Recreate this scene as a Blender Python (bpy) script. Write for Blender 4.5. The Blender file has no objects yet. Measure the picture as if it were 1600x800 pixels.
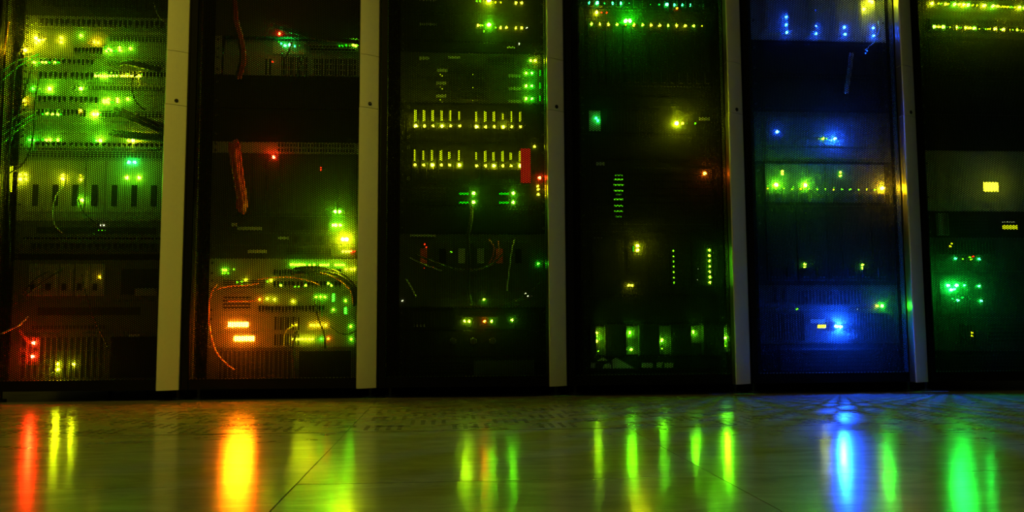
import bpy, bmesh, math, random
import numpy as np
from mathutils import Vector, Matrix

random.seed(7)
scn = bpy.context.scene
COL = scn.collection

# ------------------------------------------------------------------ camera, world, fill lights, exposure
F_PX, CX, CD, CH, YAW, PIT, ROL = 1310.05, 0.8725, 2.678, 0.2134, 0.08, 0.0873, -0.0056
_fw = Vector((math.sin(YAW) * math.cos(PIT), math.cos(YAW) * math.cos(PIT), math.sin(PIT)))
_rt = Vector((math.cos(YAW), -math.sin(YAW), 0.0))
_up = _rt.cross(_fw)
RT = _rt * math.cos(ROL) + _up * math.sin(ROL)
UP = _up * math.cos(ROL) - _rt * math.sin(ROL)
FW = _fw
CAM = Vector((CX, -CD, CH))
cd = bpy.data.cameras.new('camera')
cd.sensor_width = 36.0
cd.lens = F_PX / 1600 * 36.0
cd.clip_start = 0.02
cam = bpy.data.objects.new('camera', cd)
COL.objects.link(cam)
M = Matrix(((RT.x, UP.x, -FW.x), (RT.y, UP.y, -FW.y), (RT.z, UP.z, -FW.z))).to_4x4()
M.translation = CAM
cam.matrix_world = M
scn.camera = cam

W = bpy.data.worlds.new('dim_room')
scn.world = W
W.use_nodes = True
W.node_tree.nodes['Background'].inputs[0].default_value = (0.55, 0.5, 0.06, 1)
W.node_tree.nodes['Background'].inputs[1].default_value = 0.006


def area(name, loc, target, sx, sy, col, power):
    l = bpy.data.lights.new(name, 'AREA')
    l.shape = 'RECTANGLE'
    l.size, l.size_y = sx, sy
    l.color = col
    l.energy = power
    o = bpy.data.objects.new(name, l)
    o.location = loc
    o.rotation_euler = (Vector(target) - Vector(loc)).to_track_quat('-Z', 'Y').to_euler()
    COL.objects.link(o)


def spot(name, loc, target, deg, col, power, radius):
    l = bpy.data.lights.new(name, 'SPOT')
    l.spot_size = math.radians(deg)
    l.spot_blend = 1.0
    l.shadow_soft_size = radius
    l.color = col
    l.energy = power
    o = bpy.data.objects.new(name, l)
    o.location = loc
    o.rotation_euler = (Vector(target) - Vector(loc)).to_track_quat('-Z', 'Y').to_euler()
    COL.objects.link(o)


spot('aisle_ceiling_spot', (0.5, -3.1, 2.5), (0.02, 0, 0.74), 34, (1.0, 0.80, 0.035), 82.0, 0.06)  # added fill without a fixture, brightens the left door columns
area('aisle_ceiling_lamp', (0.3, -1.7, 2.7), (0.6, -0.9, 0.0), 1.6, 0.5, (1.0, 0.76, 0.06), 6.0)  # added fill that lifts the floor to olive, no known lamp
area('corridor_lamp', (0.2, -6.0, 1.9), (0.8, 0, 0.2), 1.0, 1.0, (0.72, 0.85, 0.42), 4.0)  # added weak neutral fill for the lower columns, no real source

scn.view_settings.view_transform = 'Standard'
scn.view_settings.look = 'None'
scn.view_settings.exposure = 0.0
scn.view_settings.gamma = 1.0
scn.view_settings.use_curve_mapping = False
scn.cycles.use_denoising = True
scn.cycles.use_light_tree = True
scn.cycles.sample_clamp_indirect = 4.0
scn.cycles.max_bounces = 6
scn.cycles.diffuse_bounces = 3


def at(x, y, Y):
    """the point of the plane at depth Y that the photograph shows at pixel x, y"""
    d = RT * ((x - 800) / F_PX) + UP * ((400 - y) / F_PX) + FW
    t = (Y + CD) / d.y
    return CAM + d * t


# ------------------------------------------------------------------ materials
MATS = {}


def mat(name, base, rough=0.5, metal=0.0, noise=0.0, nscale=40.0, spec=0.5, bump=0.0):
    if name in MATS:
        return MATS[name]
    m = bpy.data.materials.new(name)
    m.use_nodes = True
    nt = m.node_tree
    b = nt.nodes['Principled BSDF']
    b.inputs['Base Color'].default_value = (*base, 1)
    b.inputs['Roughness'].default_value = rough
    b.inputs['Metallic'].default_value = metal
    b.inputs['Specular IOR Level'].default_value = spec
    if noise or bump:
        tc = nt.nodes.new('ShaderNodeTexCoord')
        n = nt.nodes.new('ShaderNodeTexNoise')
        n.inputs['Scale'].default_value = nscale
        n.inputs['Detail'].default_value = 5
        nt.links.new(tc.outputs['Object'], n.inputs['Vector'])
        if noise:
            r = nt.nodes.new('ShaderNodeMapRange')
            r.inputs['To Min'].default_value = 1 - noise
            r.inputs['To Max'].default_value = 1 + noise
            nt.links.new(n.outputs['Fac'], r.inputs['Value'])
            mx = nt.nodes.new('ShaderNodeVectorMath')
            mx.operation = 'SCALE'
            mx.inputs[0].default_value = base
            nt.links.new(r.outputs['Result'], mx.inputs['Scale'])
            nt.links.new(mx.outputs['Vector'], b.inputs['Base Color'])
        if bump:
            bp = nt.nodes.new('ShaderNodeBump')
            bp.inputs['Strength'].default_value = bump
            bp.inputs['Distance'].default_value = 0.002
            nt.links.new(n.outputs['Fac'], bp.inputs['Height'])
            nt.links.new(bp.outputs['Normal'], b.inputs['Normal'])
    MATS[name] = m
    return m


def emit(name, col, strength, sampled):
    if name in MATS:
        return MATS[name]
    m = bpy.data.materials.new(name)
    m.use_nodes = True
    nt = m.node_tree
    nt.nodes.clear()
    e = nt.nodes.new('ShaderNodeEmission')
    e.inputs[0].default_value = (*col, 1)
    e.inputs[1].default_value = strength
    o = nt.nodes.new('ShaderNodeOutputMaterial')
    nt.links.new(e.outputs[0], o.inputs[0])
    m.cycles.emission_sampling = 'FRONT' if sampled else 'NONE'
    MATS[name] = m
    return m


BLACK = mat('black_rack_paint', (0.006, 0.006, 0.006), 0.5, noise=0.2, spec=0.08)
SHEET = mat('black_perforated_steel', (0.006, 0.006, 0.006), 0.6, spec=0.06)
SHEETB = mat('galvanized_sheet_rear', (0.30, 0.30, 0.30), 0.6, spec=0.2)  # rear made pale to bounce indicator light back onto the equipment
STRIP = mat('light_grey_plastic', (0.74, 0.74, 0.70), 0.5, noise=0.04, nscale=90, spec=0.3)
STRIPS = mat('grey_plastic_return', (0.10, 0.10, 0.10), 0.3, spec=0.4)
LOCKM = mat('dark_lock_metal', (0.05, 0.05, 0.05), 0.35, 0.8)
RAIL = mat('zinc_rail', (0.10, 0.10, 0.10), 0.5, 0.4)
INNER = mat('black_cabinet_lining', (0.012, 0.012, 0.012), 0.7)
DARK = mat('dark_device_plastic', (0.009, 0.009, 0.009), 0.5, noise=0.15, nscale=60, spec=0.12)
DGREY = mat('dark_grey_device_metal', (0.040, 0.040, 0.040), 0.5, noise=0.12, nscale=60, spec=0.2)
GREY = mat('grey_device_metal', (0.20, 0.20, 0.19), 0.5, noise=0.1, nscale=60)
BEIGE = mat('beige_device_metal', (0.32, 0.30, 0.26), 0.5, noise=0.1, nscale=60)
OLIVE = mat('dull_olive_device_metal', (0.075, 0.072, 0.05), 0.5, noise=0.1, nscale=60, spec=0.2)
HOLE = mat('port_black', (0.006, 0.006, 0.006), 0.7)
STICK = mat('white_sticker', (0.40, 0.40, 0.37), 0.6, noise=0.3, nscale=400)
REDP = mat('red_tag_plastic', (0.75, 0.06, 0.03), 0.5, noise=0.25, nscale=90)
REDL = emit('lit_red_panel', (1.0, 0.04, 0.008), 0.42, False)  # glow painted into the tag for red light shining behind it
SCREW = mat('blackened_screw', (0.05, 0.05, 0.05), 0.5, 0.5)
CBLK = mat('black_cable', (0.012, 0.012, 0.012), 0.5)
CGRY = mat('grey_cable', (0.35, 0.35, 0.33), 0.5)
CSLT = mat('slate_cable', (0.05, 0.06, 0.09), 0.5)
CGRN = mat('green_cable', (0.08, 0.35, 0.10), 0.5)
CORG = mat('orange_cable', (0.75, 0.20, 0.05), 0.5)
CRED = mat('red_cable', (0.35, 0.035, 0.03), 0.5)
CBLU = mat('blue_cable', (0.10, 0.25, 0.75), 0.5)
CYEL = mat('yellow_cable', (0.65, 0.5, 0.06), 0.5)

LEDC = {'g': (0.010, 1.0, 0.003), 't': (0.005, 1.0, 0.05), 'l': (0.13, 1.0, 0.003), 'k': (0.45, 1.0, 0.003), 'y': (0.78, 0.95, 0.003),
        'a': (1.0, 0.60, 0.002), 'o': (1.0, 0.14, 0.0015), 'r': (1.0, 0.014, 0.002), 'b': (0.005, 0.065, 1.0), 'w': (0.5, 0.55, 0.25)}
LEDN = {'k': 'yellow-green', 'g': 'green', 't': 'blue-green', 'l': 'lime green', 'y': 'yellow', 'a': 'amber', 'o': 'orange', 'r': 'red', 'b': 'blue', 'w': 'dim white'}
TIER = [1.5, 10.0, 170.0, 800.0, 3000.0, 18000.0]
RAD = [0.0014, 0.0026, 0.0036, 0.0046, 0.0060, 0.0012]

# ------------------------------------------------------------------ mesh helpers


def bm_box(bm, x0, x1, y0, y1, z0, z1, mi=0):
    vs = [bm.verts.new(p) for p in ((x0, y0, z0), (x1, y0, z0), (x1, y1, z0), (x0, y1, z0), (x0, y0, z1), (x1, y0, z1), (x1, y1, z1), (x0, y1, z1))]
    for q in ((0, 3, 2, 1), (4, 5, 6, 7), (0, 1, 5, 4), (1, 2, 6, 5), (2, 3, 7, 6), (3, 0, 4, 7)):
        f = bm.faces.new([vs[i] for i in q])
        f.material_index = mi


def bm_cyl(bm, c, axis, r, length, seg=12, r2=None, mi=0):
    """a capped cylinder that starts at c and runs along axis"""
    a = Vector(axis).normalized()
    t = a.orthogonal().normalized()
    b = a.cross(t)
    r2 = r if r2 is None else r2
    c = Vector(c)
    A, B = [], []
    for i in range(seg):
        w = 2 * math.pi * i / seg
        d = t * math.cos(w) + b * math.sin(w)
        A.append(bm.verts.new(c + d * r))
        B.append(bm.verts.new(c + a * length + d * r2))
    for i in range(seg):
        j = (i + 1) % seg
        bm.faces.new((A[i], A[j], B[j], B[i])).material_index = mi
    bm.faces.new(A[::-1]).material_index = mi
    bm.faces.new(B).material_index = mi


def bm_tube(bm, pts, r, seg=6):
    prev = None
    n = len(pts)
    u = None
    for i, p in enumerate(pts):
        t = (pts[min(i + 1, n - 1)] - pts[max(i - 1, 0)]).normalized()
        if u is None:
            u = t.orthogonal().normalized()
        u = (u - t * u.dot(t)).normalized()
        v = t.cross(u)
        ring = [bm.verts.new(p + (u * math.cos(2 * math.pi * k / seg) + v * math.sin(2 * math.pi * k / seg)) * r) for k in range(seg)]
        if prev:
            for k in range(seg):
                bm.faces.new((prev[k], prev[(k + 1) % seg], ring[(k + 1) % seg], ring[k]))
        else:
            bm.faces.new(ring[::-1])
        prev = ring
    bm.faces.new(prev)


def spline(ps, n=8):
    out = []
    P = [ps[0]] + list(ps) + [ps[-1]]
    for i in range(1, len(P) - 2):
        for k in range(n):
            t = k / n
            a, b, c, d = P[i - 1], P[i], P[i + 1], P[i + 2]
            out.append(0.5 * ((2 * b) + (c - a) * t + (2 * a - 5 * b + 4 * c - d) * t * t + (3 * b - a - 3 * c + d) * t ** 3))
    out.append(P[-2])
    return out


def link(name, bm, mats, parent=None, bevel=0.0, smooth=False, off=None):
    me = bpy.data.meshes.new(name)
    if bevel:
        bmesh.ops.bevel(bm, geom=bm.edges[:], offset=bevel, segments=2, profile=0.5, affect='EDGES')
    bmesh.ops.recalc_face_normals(bm, faces=bm.faces[:])
    if off is not None:
        bmesh.ops.translate(bm, verts=bm.verts[:], vec=-Vector(off))
    bm.to_mesh(me)
    bm.free()
    for m in (mats if isinstance(mats, (list, tuple)) else [mats]):
        me.materials.append(m)
    if smooth:
        for p in me.polygons:
            p.use_smooth = True
    o = bpy.data.objects.new(name, me)
    COL.objects.link(o)
    if parent:
        o.parent = parent
        o.matrix_parent_inverse = Matrix.Identity(4)
    return o


def empty(name, label, cat, loc, group=None):
    o = bpy.data.objects.new(name, None)
    o.empty_display_size = 0.05
    o.location = loc
    COL.objects.link(o)
    o['label'] = label
    o['category'] = cat
    if group:
        o['group'] = group
    return o


# ------------------------------------------------------------------ floor and walls
T = 0.6
SX, SY = 0.6657, -0.8666      # one corner of the tile grid
FLOORM = bpy.data.materials.new('glossy_beige_floor_laminate')
FLOORM.use_nodes = True
nt = FLOORM.node_tree
b = nt.nodes['Principled BSDF']
tc = nt.nodes.new('ShaderNodeTexCoord')
mp = nt.nodes.new('ShaderNodeMapping')
mp.inputs['Scale'].default_value = (3.0, 9.0, 3.0)
nz = nt.nodes.new('ShaderNodeTexNoise')
nz.inputs['Scale'].default_value = 2.2
nz.inputs['Detail'].default_value = 7
nz.inputs['Roughness'].default_value = 0.62
nz.inputs['Distortion'].default_value = 1.2
cr = nt.nodes.new('ShaderNodeValToRGB')
cr.color_ramp.elements[0].position = 0.32
cr.color_ramp.elements[0].color = (0.30, 0.27, 0.20, 1)
cr.color_ramp.elements[1].position = 0.72
cr.color_ramp.elements[1].color = (0.46, 0.42, 0.33, 1)
nt.links.new(tc.outputs['Object'], mp.inputs['Vector'])
nt.links.new(mp.outputs['Vector'], nz.inputs['Vector'])
nt.links.new(nz.outputs['Fac'], cr.inputs['Fac'])
nt.links.new(cr.outputs['Color'], b.inputs['Base Color'])
rr = nt.nodes.new('ShaderNodeMapRange')
rr.inputs['To Min'].default_value = 0.14
rr.inputs['To Max'].default_value = 0.22
nt.links.new(nz.outputs['Fac'], rr.inputs['Value'])
nt.links.new(rr.outputs['Result'], b.inputs['Roughness'])
b.inputs['Specular IOR Level'].default_value = 0.5
n2 = nt.nodes.new('ShaderNodeTexNoise')
n2.inputs['Scale'].default_value = 14.0
n2.inputs['Detail'].default_value = 3
bp = nt.nodes.new('ShaderNodeBump')
bp.inputs['Strength'].default_value = 0.06
bp.inputs['Distance'].default_value = 0.004
nt.links.new(tc.outputs['Object'], n2.inputs['Vector'])
nt.links.new(n2.outputs['Fac'], bp.inputs['Height'])
nt.links.new(bp.outputs['Normal'], b.inputs['Normal'])
PLEN = mat('black_plenum', (0.004, 0.004, 0.004), 0.9)

bm = bmesh.new()
G = 0.0008
rt = random.Random(3)
for i in range(-6, 9):
    for j in range(-7, 5):
        x0, x1 = SX + i * T + G, SX + (i + 1) * T - G
        y0, y1 = SY + j * T + G, SY + (j + 1) * T - G
        if j == 0 and -4 <= i <= 5:
            # ventilated tile: square holes in checkered blocks of four by four
            N = 25
            ws = (x1 - x0) / N
            hs = (y1 - y0) / N
            q = 0.29
            xs, ys = [x0], [y0]
            for a in range(N):
                xs += [x0 + (a + q) * ws, x0 + (a + 1 - q) * ws]
                ys += [y0 + (a + q) * hs, y0 + (a + 1 - q) * hs]
            xs.append(x1)
            ys.append(y1)
            vv = {}

            def V(a, c, z=0.0):
                key = (a, c, z)
                if key not in vv:
                    vv[key] = bm.verts.new((xs[a], ys[c], z))
                return vv[key]
            for a in range(len(xs) - 1):
                for c in range(len(ys) - 1):
                    ca, cc = (a - 1) // 2, (c - 1) // 2
                    hole = (a % 2 == 1 and c % 2 == 1 and 1 <= ca < N - 1 and 1 <= cc < N - 1
                            and (((ca - 1) // 4 + (cc - 1) // 4) % 2 == 0))
                    if hole:
                        for (p, r) in (((a, c), (a + 1, c)), ((a + 1, c), (a + 1, c + 1)), ((a + 1, c + 1), (a, c + 1)), ((a, c + 1), (a, c))):
                            f = bm.faces.new((V(*p), V(*r), V(*r, -0.012), V(*p, -0.012)))
                            f.material_index = 1
                    else:
                        bm.faces.new((V(a, c), V(a + 1, c), V(a + 1, c + 1), V(a, c + 1)))
            for (p, r) in (((x0, y0), (x1, y0)), ((x1, y0), (x1, y1)), ((x1, y1), (x0, y1)), ((x0, y1), (x0, y0))):
                vs = [bm.verts.new((*p, 0)), bm.verts.new((*r, 0)), bm.verts.new((*r, -0.03)), bm.verts.new((*p, -0.03))]
                bm.faces.new(vs).material_index = 1
        else:
            ax, ay = rt.uniform(-1, 1) * 0.0006, rt.uniform(-1, 1) * 0.0006
            bm_box(bm, x0, x1, y0, y1, -0.03, 0.0)
            bm.verts.ensure_lookup_table()
            mx, my = (x0 + x1) / 2, (y0 + y1) / 2
            for v in bm.verts[-8:]:
                if v.co.z > -0.01:
                    v.co.z = -0.0004 + (v.co.x - mx) * ax + (v.co.y - my) * ay
bm_box(bm, SX - 6 * T, SX + 9 * T, SY - 7 * T, SY + 5 * T, -0.12, -0.10, 1)
fl = link('floor', bm, [FLOORM, PLEN])
fl['kind'] = 'structure'
WALLM = mat('grey_wall_paint', (0.35, 0.35, 0.33), 0.8, noise=0.06, nscale=6)
bm = bmesh.new()
bm_box(bm, SX - 6 * T, SX + 9 * T, SY + 5 * T - 0.02, SY + 5 * T + 0.08, 0.0, 2.8)
wl = link('wall_back', bm, WALLM)
wl['kind'] = 'structure'

# ------------------------------------------------------------------ perforated sheet (one mesh shared by the six doors)


def hex_sheet(x0, x1, z0, z1, p=0.00635, r=0.0024, th=0.0012):
    cx = p * math.sqrt(3) / 2
    nx, nz_ = int((x1 - x0) / cx), int((z1 - z0) / p)
    ii, jj = np.meshgrid(np.arange(nx), np.arange(nz_), indexing='ij')
    X = (x0 + cx * (ii + 0.5)).ravel()
    Z = (z0 + p * (jj + 0.5 + 0.5 * (ii % 2))).ravel()
    n = len(X)
    a = np.arange(6) * math.pi / 3
    R = p / math.sqrt(3)
    out = np.stack([X[:, None] + R * np.cos(a), np.zeros((n, 6)), Z[:, None] + R * np.sin(a)], -1)
    inf = np.stack([X[:, None] + r * np.cos(a), np.zeros((n, 6)), Z[:, None] + r * np.sin(a)], -1)
    inb = inf.copy()
    inb[..., 1] = th
    o = out.reshape(-1, 3)
    key = np.round(o * 2e4).astype(np.int64)
    _, first, inv = np.unique(key, axis=0, return_index=True, return_inverse=True)
    inv = inv.reshape(-1)
    ov = o[first]
    no = len(ov)
    ob = ov.copy()
    ob[:, 1] = th
    verts = np.concatenate([ov, inf.reshape(-1, 3), inb.reshape(-1, 3), ob])
    oi = inv.reshape(n, 6)
    fi = no + np.arange(n * 6).reshape(n, 6)
    bi = fi + n * 6
    k2 = (np.arange(6) + 1) % 6
    q1 = np.stack([oi, oi[:, k2], fi[:, k2], fi], -1).reshape(-1, 4)
    q2 = np.stack([fi, fi[:, k2], bi[:, k2], bi], -1).reshape(-1, 4)
    o2 = oi + no + 2 * n * 6
    q3 = np.stack([o2[:, k2], o2, bi, bi[:, k2]], -1).reshape(-1, 4)
    quads = np.concatenate([q1, q2, q3]).astype(np.int32)
    me = bpy.data.meshes.new('perforated_sheet')
    me.vertices.add(len(verts))
    me.vertices.foreach_set('co', verts.astype(np.float32).ravel())
    me.loops.add(quads.size)
    me.loops.foreach_set('vertex_index', quads.ravel())
    me.polygons.add(len(quads))
    me.polygons.foreach_set('loop_start', np.arange(0, quads.size, 4, dtype=np.int32))
    me.materials.append(SHEET)
    me.materials.append(SHEETB)
    me.polygons.foreach_set('material_index', np.repeat(np.array([0, 0, 1], dtype=np.int32), n * 6))
    me.update(calc_edges=True)
    return me


ZB, Z1, Z2, HT = 0.034, 0.9201, 1.0923, 2.0
SHEETME = hex_sheet(-0.522, 0.002, 0.060, 1.965)
YB = 0.060        # depth of the equipment fronts behind the doors

RACKL = ['black server rack at the left end of the row, full of green-lit switches',
         'black server rack holding two bright orange displays near its bottom',
         'black server rack with two rows of yellow drive lights and a red tag',
         'black server rack with five green glowing slots in a line near its bottom',
         'black server rack lit blue, with one dazzling blue light low down',
         'black server rack at the right end of the row, with a bright yellow square']


def strip_seg(name, z0, z1, parent, dx=0.0):
    """a length of the light grey door column: slanted front that falls back to the right"""
    w, yf, yr = 0.059, -0.040, -0.0124
    prof = [(dx, -0.004)]
    for i in range(9):
        t = i / 8
        prof.append((dx + 0.0025 + (w - 0.005 - dx) * t, yf + (yr - yf) * t ** 1.15 - 0.0015 * math.sin(math.pi * t)))
    prof.append((w, yr + 0.003))
    prof.append((w, -0.004))
    prof.insert(1, (dx, yf + 0.003))
    bm = bmesh.new()
    A = [bm.verts.new((x, y, z0)) for x, y in prof]
    B = [bm.verts.new((x, y, z1)) for x, y in prof]
    n = len(prof)
    for i in range(n):
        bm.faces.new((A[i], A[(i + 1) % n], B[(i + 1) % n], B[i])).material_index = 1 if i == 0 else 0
    bm.faces.new(A[::-1])
    bm.faces.new(B)
    return link(name, bm, [STRIP, STRIPS], parent)


RACK = []
for k in range(6):
    X = 0.6 * k
    root = empty('server_rack', RACKL[k], 'server rack', (X, 0, 0), 'server racks standing in one row')
    RACK.append(root)
    if k == 0:
        L, R = -0.533, 0.064
        bm = bmesh.new()
        bm_box(bm, L, L + 0.0015, 0.032, 1.0, 0.040, HT)
        bm_box(bm, R - 0.0015, R, 0.032, 1.0, 0.040, HT)
        bm_box(bm, L, R, 0.032, 1.0, HT - 0.02, HT)
        bm_box(bm, L, R, 0.0305, 1.0, 0.040, 0.046)
        bm_box(bm, L, R, 0.99, 1.0, 0.040, HT)
        for xx in (L + 0.0015, R - 0.0165):
            bm_box(bm, xx, xx + 0.015, 0.032, 0.075, 0.046, HT - 0.02)
        link('cabinet', bm, INNER, root)
        for s in (-1, 1):
            bm = bmesh.new()
            c = -0.235 + s * 0.2325
            bm_box(bm, c - 0.009, c + 0.009, YB + 0.0035, YB + 0.03, 0.046, HT - 0.02)
            link('mounting_rail', bm, RAIL, root)
        for fx in (L + 0.03, R - 0.03):
            for fy in (0.07, 0.93):
                bm = bmesh.new()
                bm_cyl(bm, (fx, fy, 0.0), (0, 0, 1), 0.018, 0.006, 16)
                bm_cyl(bm, (fx, fy, 0.006), (0, 0, 1), 0.006, 0.034, 12)
                link('levelling_foot', bm, RAIL, root)
        # door
        bm = bmesh.new()
        bm_box(bm, L, -0.514, -0.010, 0.016, ZB, HT)
        bm_box(bm, -0.514, 0.0, -0.004, 0.030, ZB, 0.066)
        bm_box(bm, -0.514, 0.0, -0.004, 0.020, 1.955, HT)
        bm_box(bm, -0.002, R, -0.004, 0.022, ZB, HT)
        door = link('door', bm, BLACK, root)
        sh = bpy.data.objects.new('perforated_sheet', SHEETME)
        COL.objects.link(sh)
        sh.parent = door
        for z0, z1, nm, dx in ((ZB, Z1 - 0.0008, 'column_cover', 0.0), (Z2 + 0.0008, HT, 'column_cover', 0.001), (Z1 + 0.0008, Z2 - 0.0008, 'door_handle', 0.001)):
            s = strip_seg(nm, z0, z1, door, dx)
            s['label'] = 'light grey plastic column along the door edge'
        bm = bmesh.new()
        n = Vector((0.0276, -0.059, 0)).normalized() * -1
        n = Vector((-0.0276 * -1, -0.059, 0)).normalized()
        c = Vector((0.0325, -0.0271, Z1 + 0.013))
        bm_cyl(bm, c - n * 0.004, n, 0.0062, 0.0058, 20)
        bm_box(bm, c.x - 0.0045, c.x + 0.0045, c.y - 0.004, c.y - 0.002, c.z - 0.0008, c.z + 0.0008)
        lk = link('lock', bm, LOCKM, door)
        lk['label'] = 'dark round key lock'
    else:
        def dup(o, par):
            c = o.copy()
            COL.objects.link(c)
            c.parent = par
            for ch in o.children:
                dup(ch, c)
        for ch in list(RACK[0].children):
            dup(ch, root)

# ------------------------------------------------------------------ equipment
LEDME = {}


def led_mesh(c, t, mul=1.0):
    key = (c, t, mul)
    if key in LEDME:
        return LEDME[key]
    r = RAD[t]
    seg, rings = (8, 3) if t >= 2 else (6, 2)
    bm = bmesh.new()
    off = 0.0004 if t == 5 else 0.0042
    prev = [bm.verts.new((r * math.cos(2 * math.pi * s / seg), 0.001, r * math.sin(2 * math.pi * s / seg))) for s in range(seg)]
    for i in range(rings):
        a = i / rings * math.pi / 2
        ring = [bm.verts.new((r * math.cos(a) * math.cos(2 * math.pi * s / seg), -r * math.sin(a) - off, r * math.cos(a) * math.sin(2 * math.pi * s / seg))) for s in range(seg)]
        if prev:
            for s in range(seg):
                bm.faces.new((prev[s], prev[(s + 1) % seg], ring[(s + 1) % seg], ring[s]))
        prev = ring
    top = bm.verts.new((0, -r - off, 0))
    for s in range(seg):
        bm.faces.new((prev[s], prev[(s + 1) % seg], top))
    bmesh.ops.recalc_face_normals(bm, faces=bm.faces[:])
    me = bpy.data.meshes.new('indicator_light')
    bm.to_mesh(me)
    bm.free()
    me.materials.append(emit('light_%s_%d_%g' % (LEDN[c].replace(' ', '_'), t, mul), LEDC[c], TIER[t] * (mul if t >= 2 else 1.0), t >= 2))
    LEDME[key] = me
    return me


class Dev:
    """one piece of rack equipment; px rows y0..y1 give its height in the rack"""

    def __init__(s, k, y0, y1, name, label, cat, face=DARK, group=None, depth=0.55, inset=0.0, mul=1.0):
        s.mul = mul
        s.k = k
        s.cx = 0.6 * k - 0.235
        s.yf = YB + inset
        # the photograph's rows at the middle of the rack
        q = CAM
        pc = lambda y: s._z(y)
        s.z1, s.z0 = pc(y0) - 0.0006, pc(y1) + 0.0006
        s.root = empty(name, label, cat, (s.cx, YB, s.z0), group)
        s.z0 = max(s.z0, 0.0505)
        s.root.location.z = s.z0
        s.o = Vector((s.cx, YB, s.z0))
        s.face = face
        z0, z1 = s.z0, s.z1
        bm = bmesh.new()
        bm_box(bm, s.cx - 0.2195, s.cx + 0.2195, s.yf + 0.008, YB + depth, z0, z1)
        s.part('chassis', bm, face)
        bm = bmesh.new()
        bm_box(bm, s.cx - 0.2205, s.cx + 0.2205, s.yf, s.yf + 0.008, z0, z1)
        s.part('faceplate', bm, face, bevel=min(0.0012, (z1 - z0) * 0.1))
        for sg in (-1, 1):
            bm = bmesh.new()
            e0, e1 = sorted((s.cx + sg * 0.2212, s.cx + sg * 0.2413))
            bm_box(bm, e0, e1, YB, YB + 0.003, z0, z1)
            e = s.part('mounting_ear', bm, face)
            n = 2 if z1 - z0 > 0.03 else 1
            for a in range(n):
                bm = bmesh.new()
                zz = z0 + (z1 - z0) * ((a + 0.5) / n if n == 1 else (0.22, 0.78)[a])
                bm_cyl(bm, (s.cx + sg * 0.2325, YB, zz), (0, -1, 0), 0.0042, 0.002, 10)
                s.part('ear_screw', bm, SCREW, e)

    def _z(s, y):
        # ray through the rack's middle column at row y
        lo, hi = -200.0, 1900.0
        for _ in range(60):
            m = (lo + hi) / 2
            if at(m, y, YB).x < s.cx:
                lo = m
            else:
                hi = m
        return at(lo, y, YB).z

    def part(s, name, bm, m, parent=None, bevel=0.0, smooth=False):
        return link(name, bm, m, parent or s.root, bevel, smooth, off=s.o)

    def led(s, items, parent=None):
        for it in items:
            x, y, c, t, *ml = it
            p = at(x, y, s.yf - (0.0100 if t == 5 else 0.0))
            o = bpy.data.objects.new('indicator_light', led_mesh(c, t, ml[0] if ml else s.mul))
            COL.objects.link(o)
            o.parent = parent or s.root
            o.location = p - s.o
            o['label'] = 'lit %s indicator light' % LEDN[c]
        return s

    def glow(s, x, y, w, h, c, strength, name='display', yd=0.0015, sampled=True):
        """a lit rectangle: display, light pipe"""
        a, b_ = at(x - w / 2, y - h / 2, s.yf), at(x + w / 2, y + h / 2, s.yf)
        bm = bmesh.new()
        bm_box(bm, a.x, b_.x, s.yf - yd, s.yf + 0.002, b_.z, a.z)
        o = s.part(name, bm, emit('lit_%s_%s_%g' % (name, LEDN[c].replace(' ', '_'), strength), LEDC[c], strength, sampled))
        o['label'] = 'lit %s %s' % (LEDN[c], name.replace('_', ' '))
        return s

    def plate(s, x, y, w, h, m=None, name='sticker', yd=0.0012):
        a, b_ = at(x - w / 2, y - h / 2, s.yf), at(x + w / 2, y + h / 2, s.yf)
        bm = bmesh.new()
        bm_box(bm, a.x, b_.x, s.yf - yd, s.yf + 0.001, b_.z, a.z)
        o = s.part(name, bm, m or STICK)
        if name == 'sticker':
            o['label'] = 'white paper sticker'
        return s

    def box(s, fx0, fx1, fz0, fz1, y0, y1, m, name, bevel=0.0):
        """fractions of the face width and height; y relative to the face"""
        bm = bmesh.new()
        h = s.z1 - s.z0
        bm_box(bm, s.cx - 0.2205 + 0.441 * fx0, s.cx - 0.2205 + 0.441 * fx1, s.yf + y0, s.yf + y1, s.z0 + h * fz0, s.z0 + h * fz1)
        s.part(name, bm, m, bevel=bevel)
        return s

    def vents(s, fx0, fx1, fz0, fz1, nx, m=None, name='vent_grille', rows=1):
        """a dark recess crossed by thin upright bars"""
        bm = bmesh.new()
        h = s.z1 - s.z0
        xa, xb = s.cx - 0.2205 + 0.441 * fx0, s.cx - 0.2205 + 0.441 * fx1
        za, zb = s.z0 + h * fz0, s.z0 + h * fz1
        bm_box(bm, xa, xb, s.yf - 0.0004, s.yf + 0.001, za, zb, 1)
        st = (xb - xa) / nx
        for i in range(nx + 1):
            x = xa + st * i
            bm_box(bm, x - st * 0.18, x + st * 0.18, s.yf - 0.003, s.yf, za, zb)
        for r in range(rows + 1):
            z = za + (zb - za) * r / rows
            bm_box(bm, xa, xb, s.yf - 0.0032, s.yf, z - 0.0008, z + 0.0008)
        s.part(name, bm, [m or s.face, HOLE])
        return s

    def slots(s, fx0, fx1, fz0, fz1, rows, m=None, name='louver'):
        bm = bmesh.new()
        h = s.z1 - s.z0
        xa, xb = s.cx - 0.2205 + 0.441 * fx0, s.cx - 0.2205 + 0.441 * fx1
        za, zb = s.z0 + h * fz0, s.z0 + h * fz1
        bm_box(bm, xa, xb, s.yf - 0.0004, s.yf + 0.001, za, zb, 1)
        st = (zb - za) / rows
        for i in range(rows):
            bm_box(bm, xa, xb, s.yf - 0.003, s.yf, za + st * (i + 0.1), za + st * (i + 0.55))
        bm_box(bm, xa - 0.002, xa, s.yf - 0.003, s.yf, za, zb)
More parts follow.
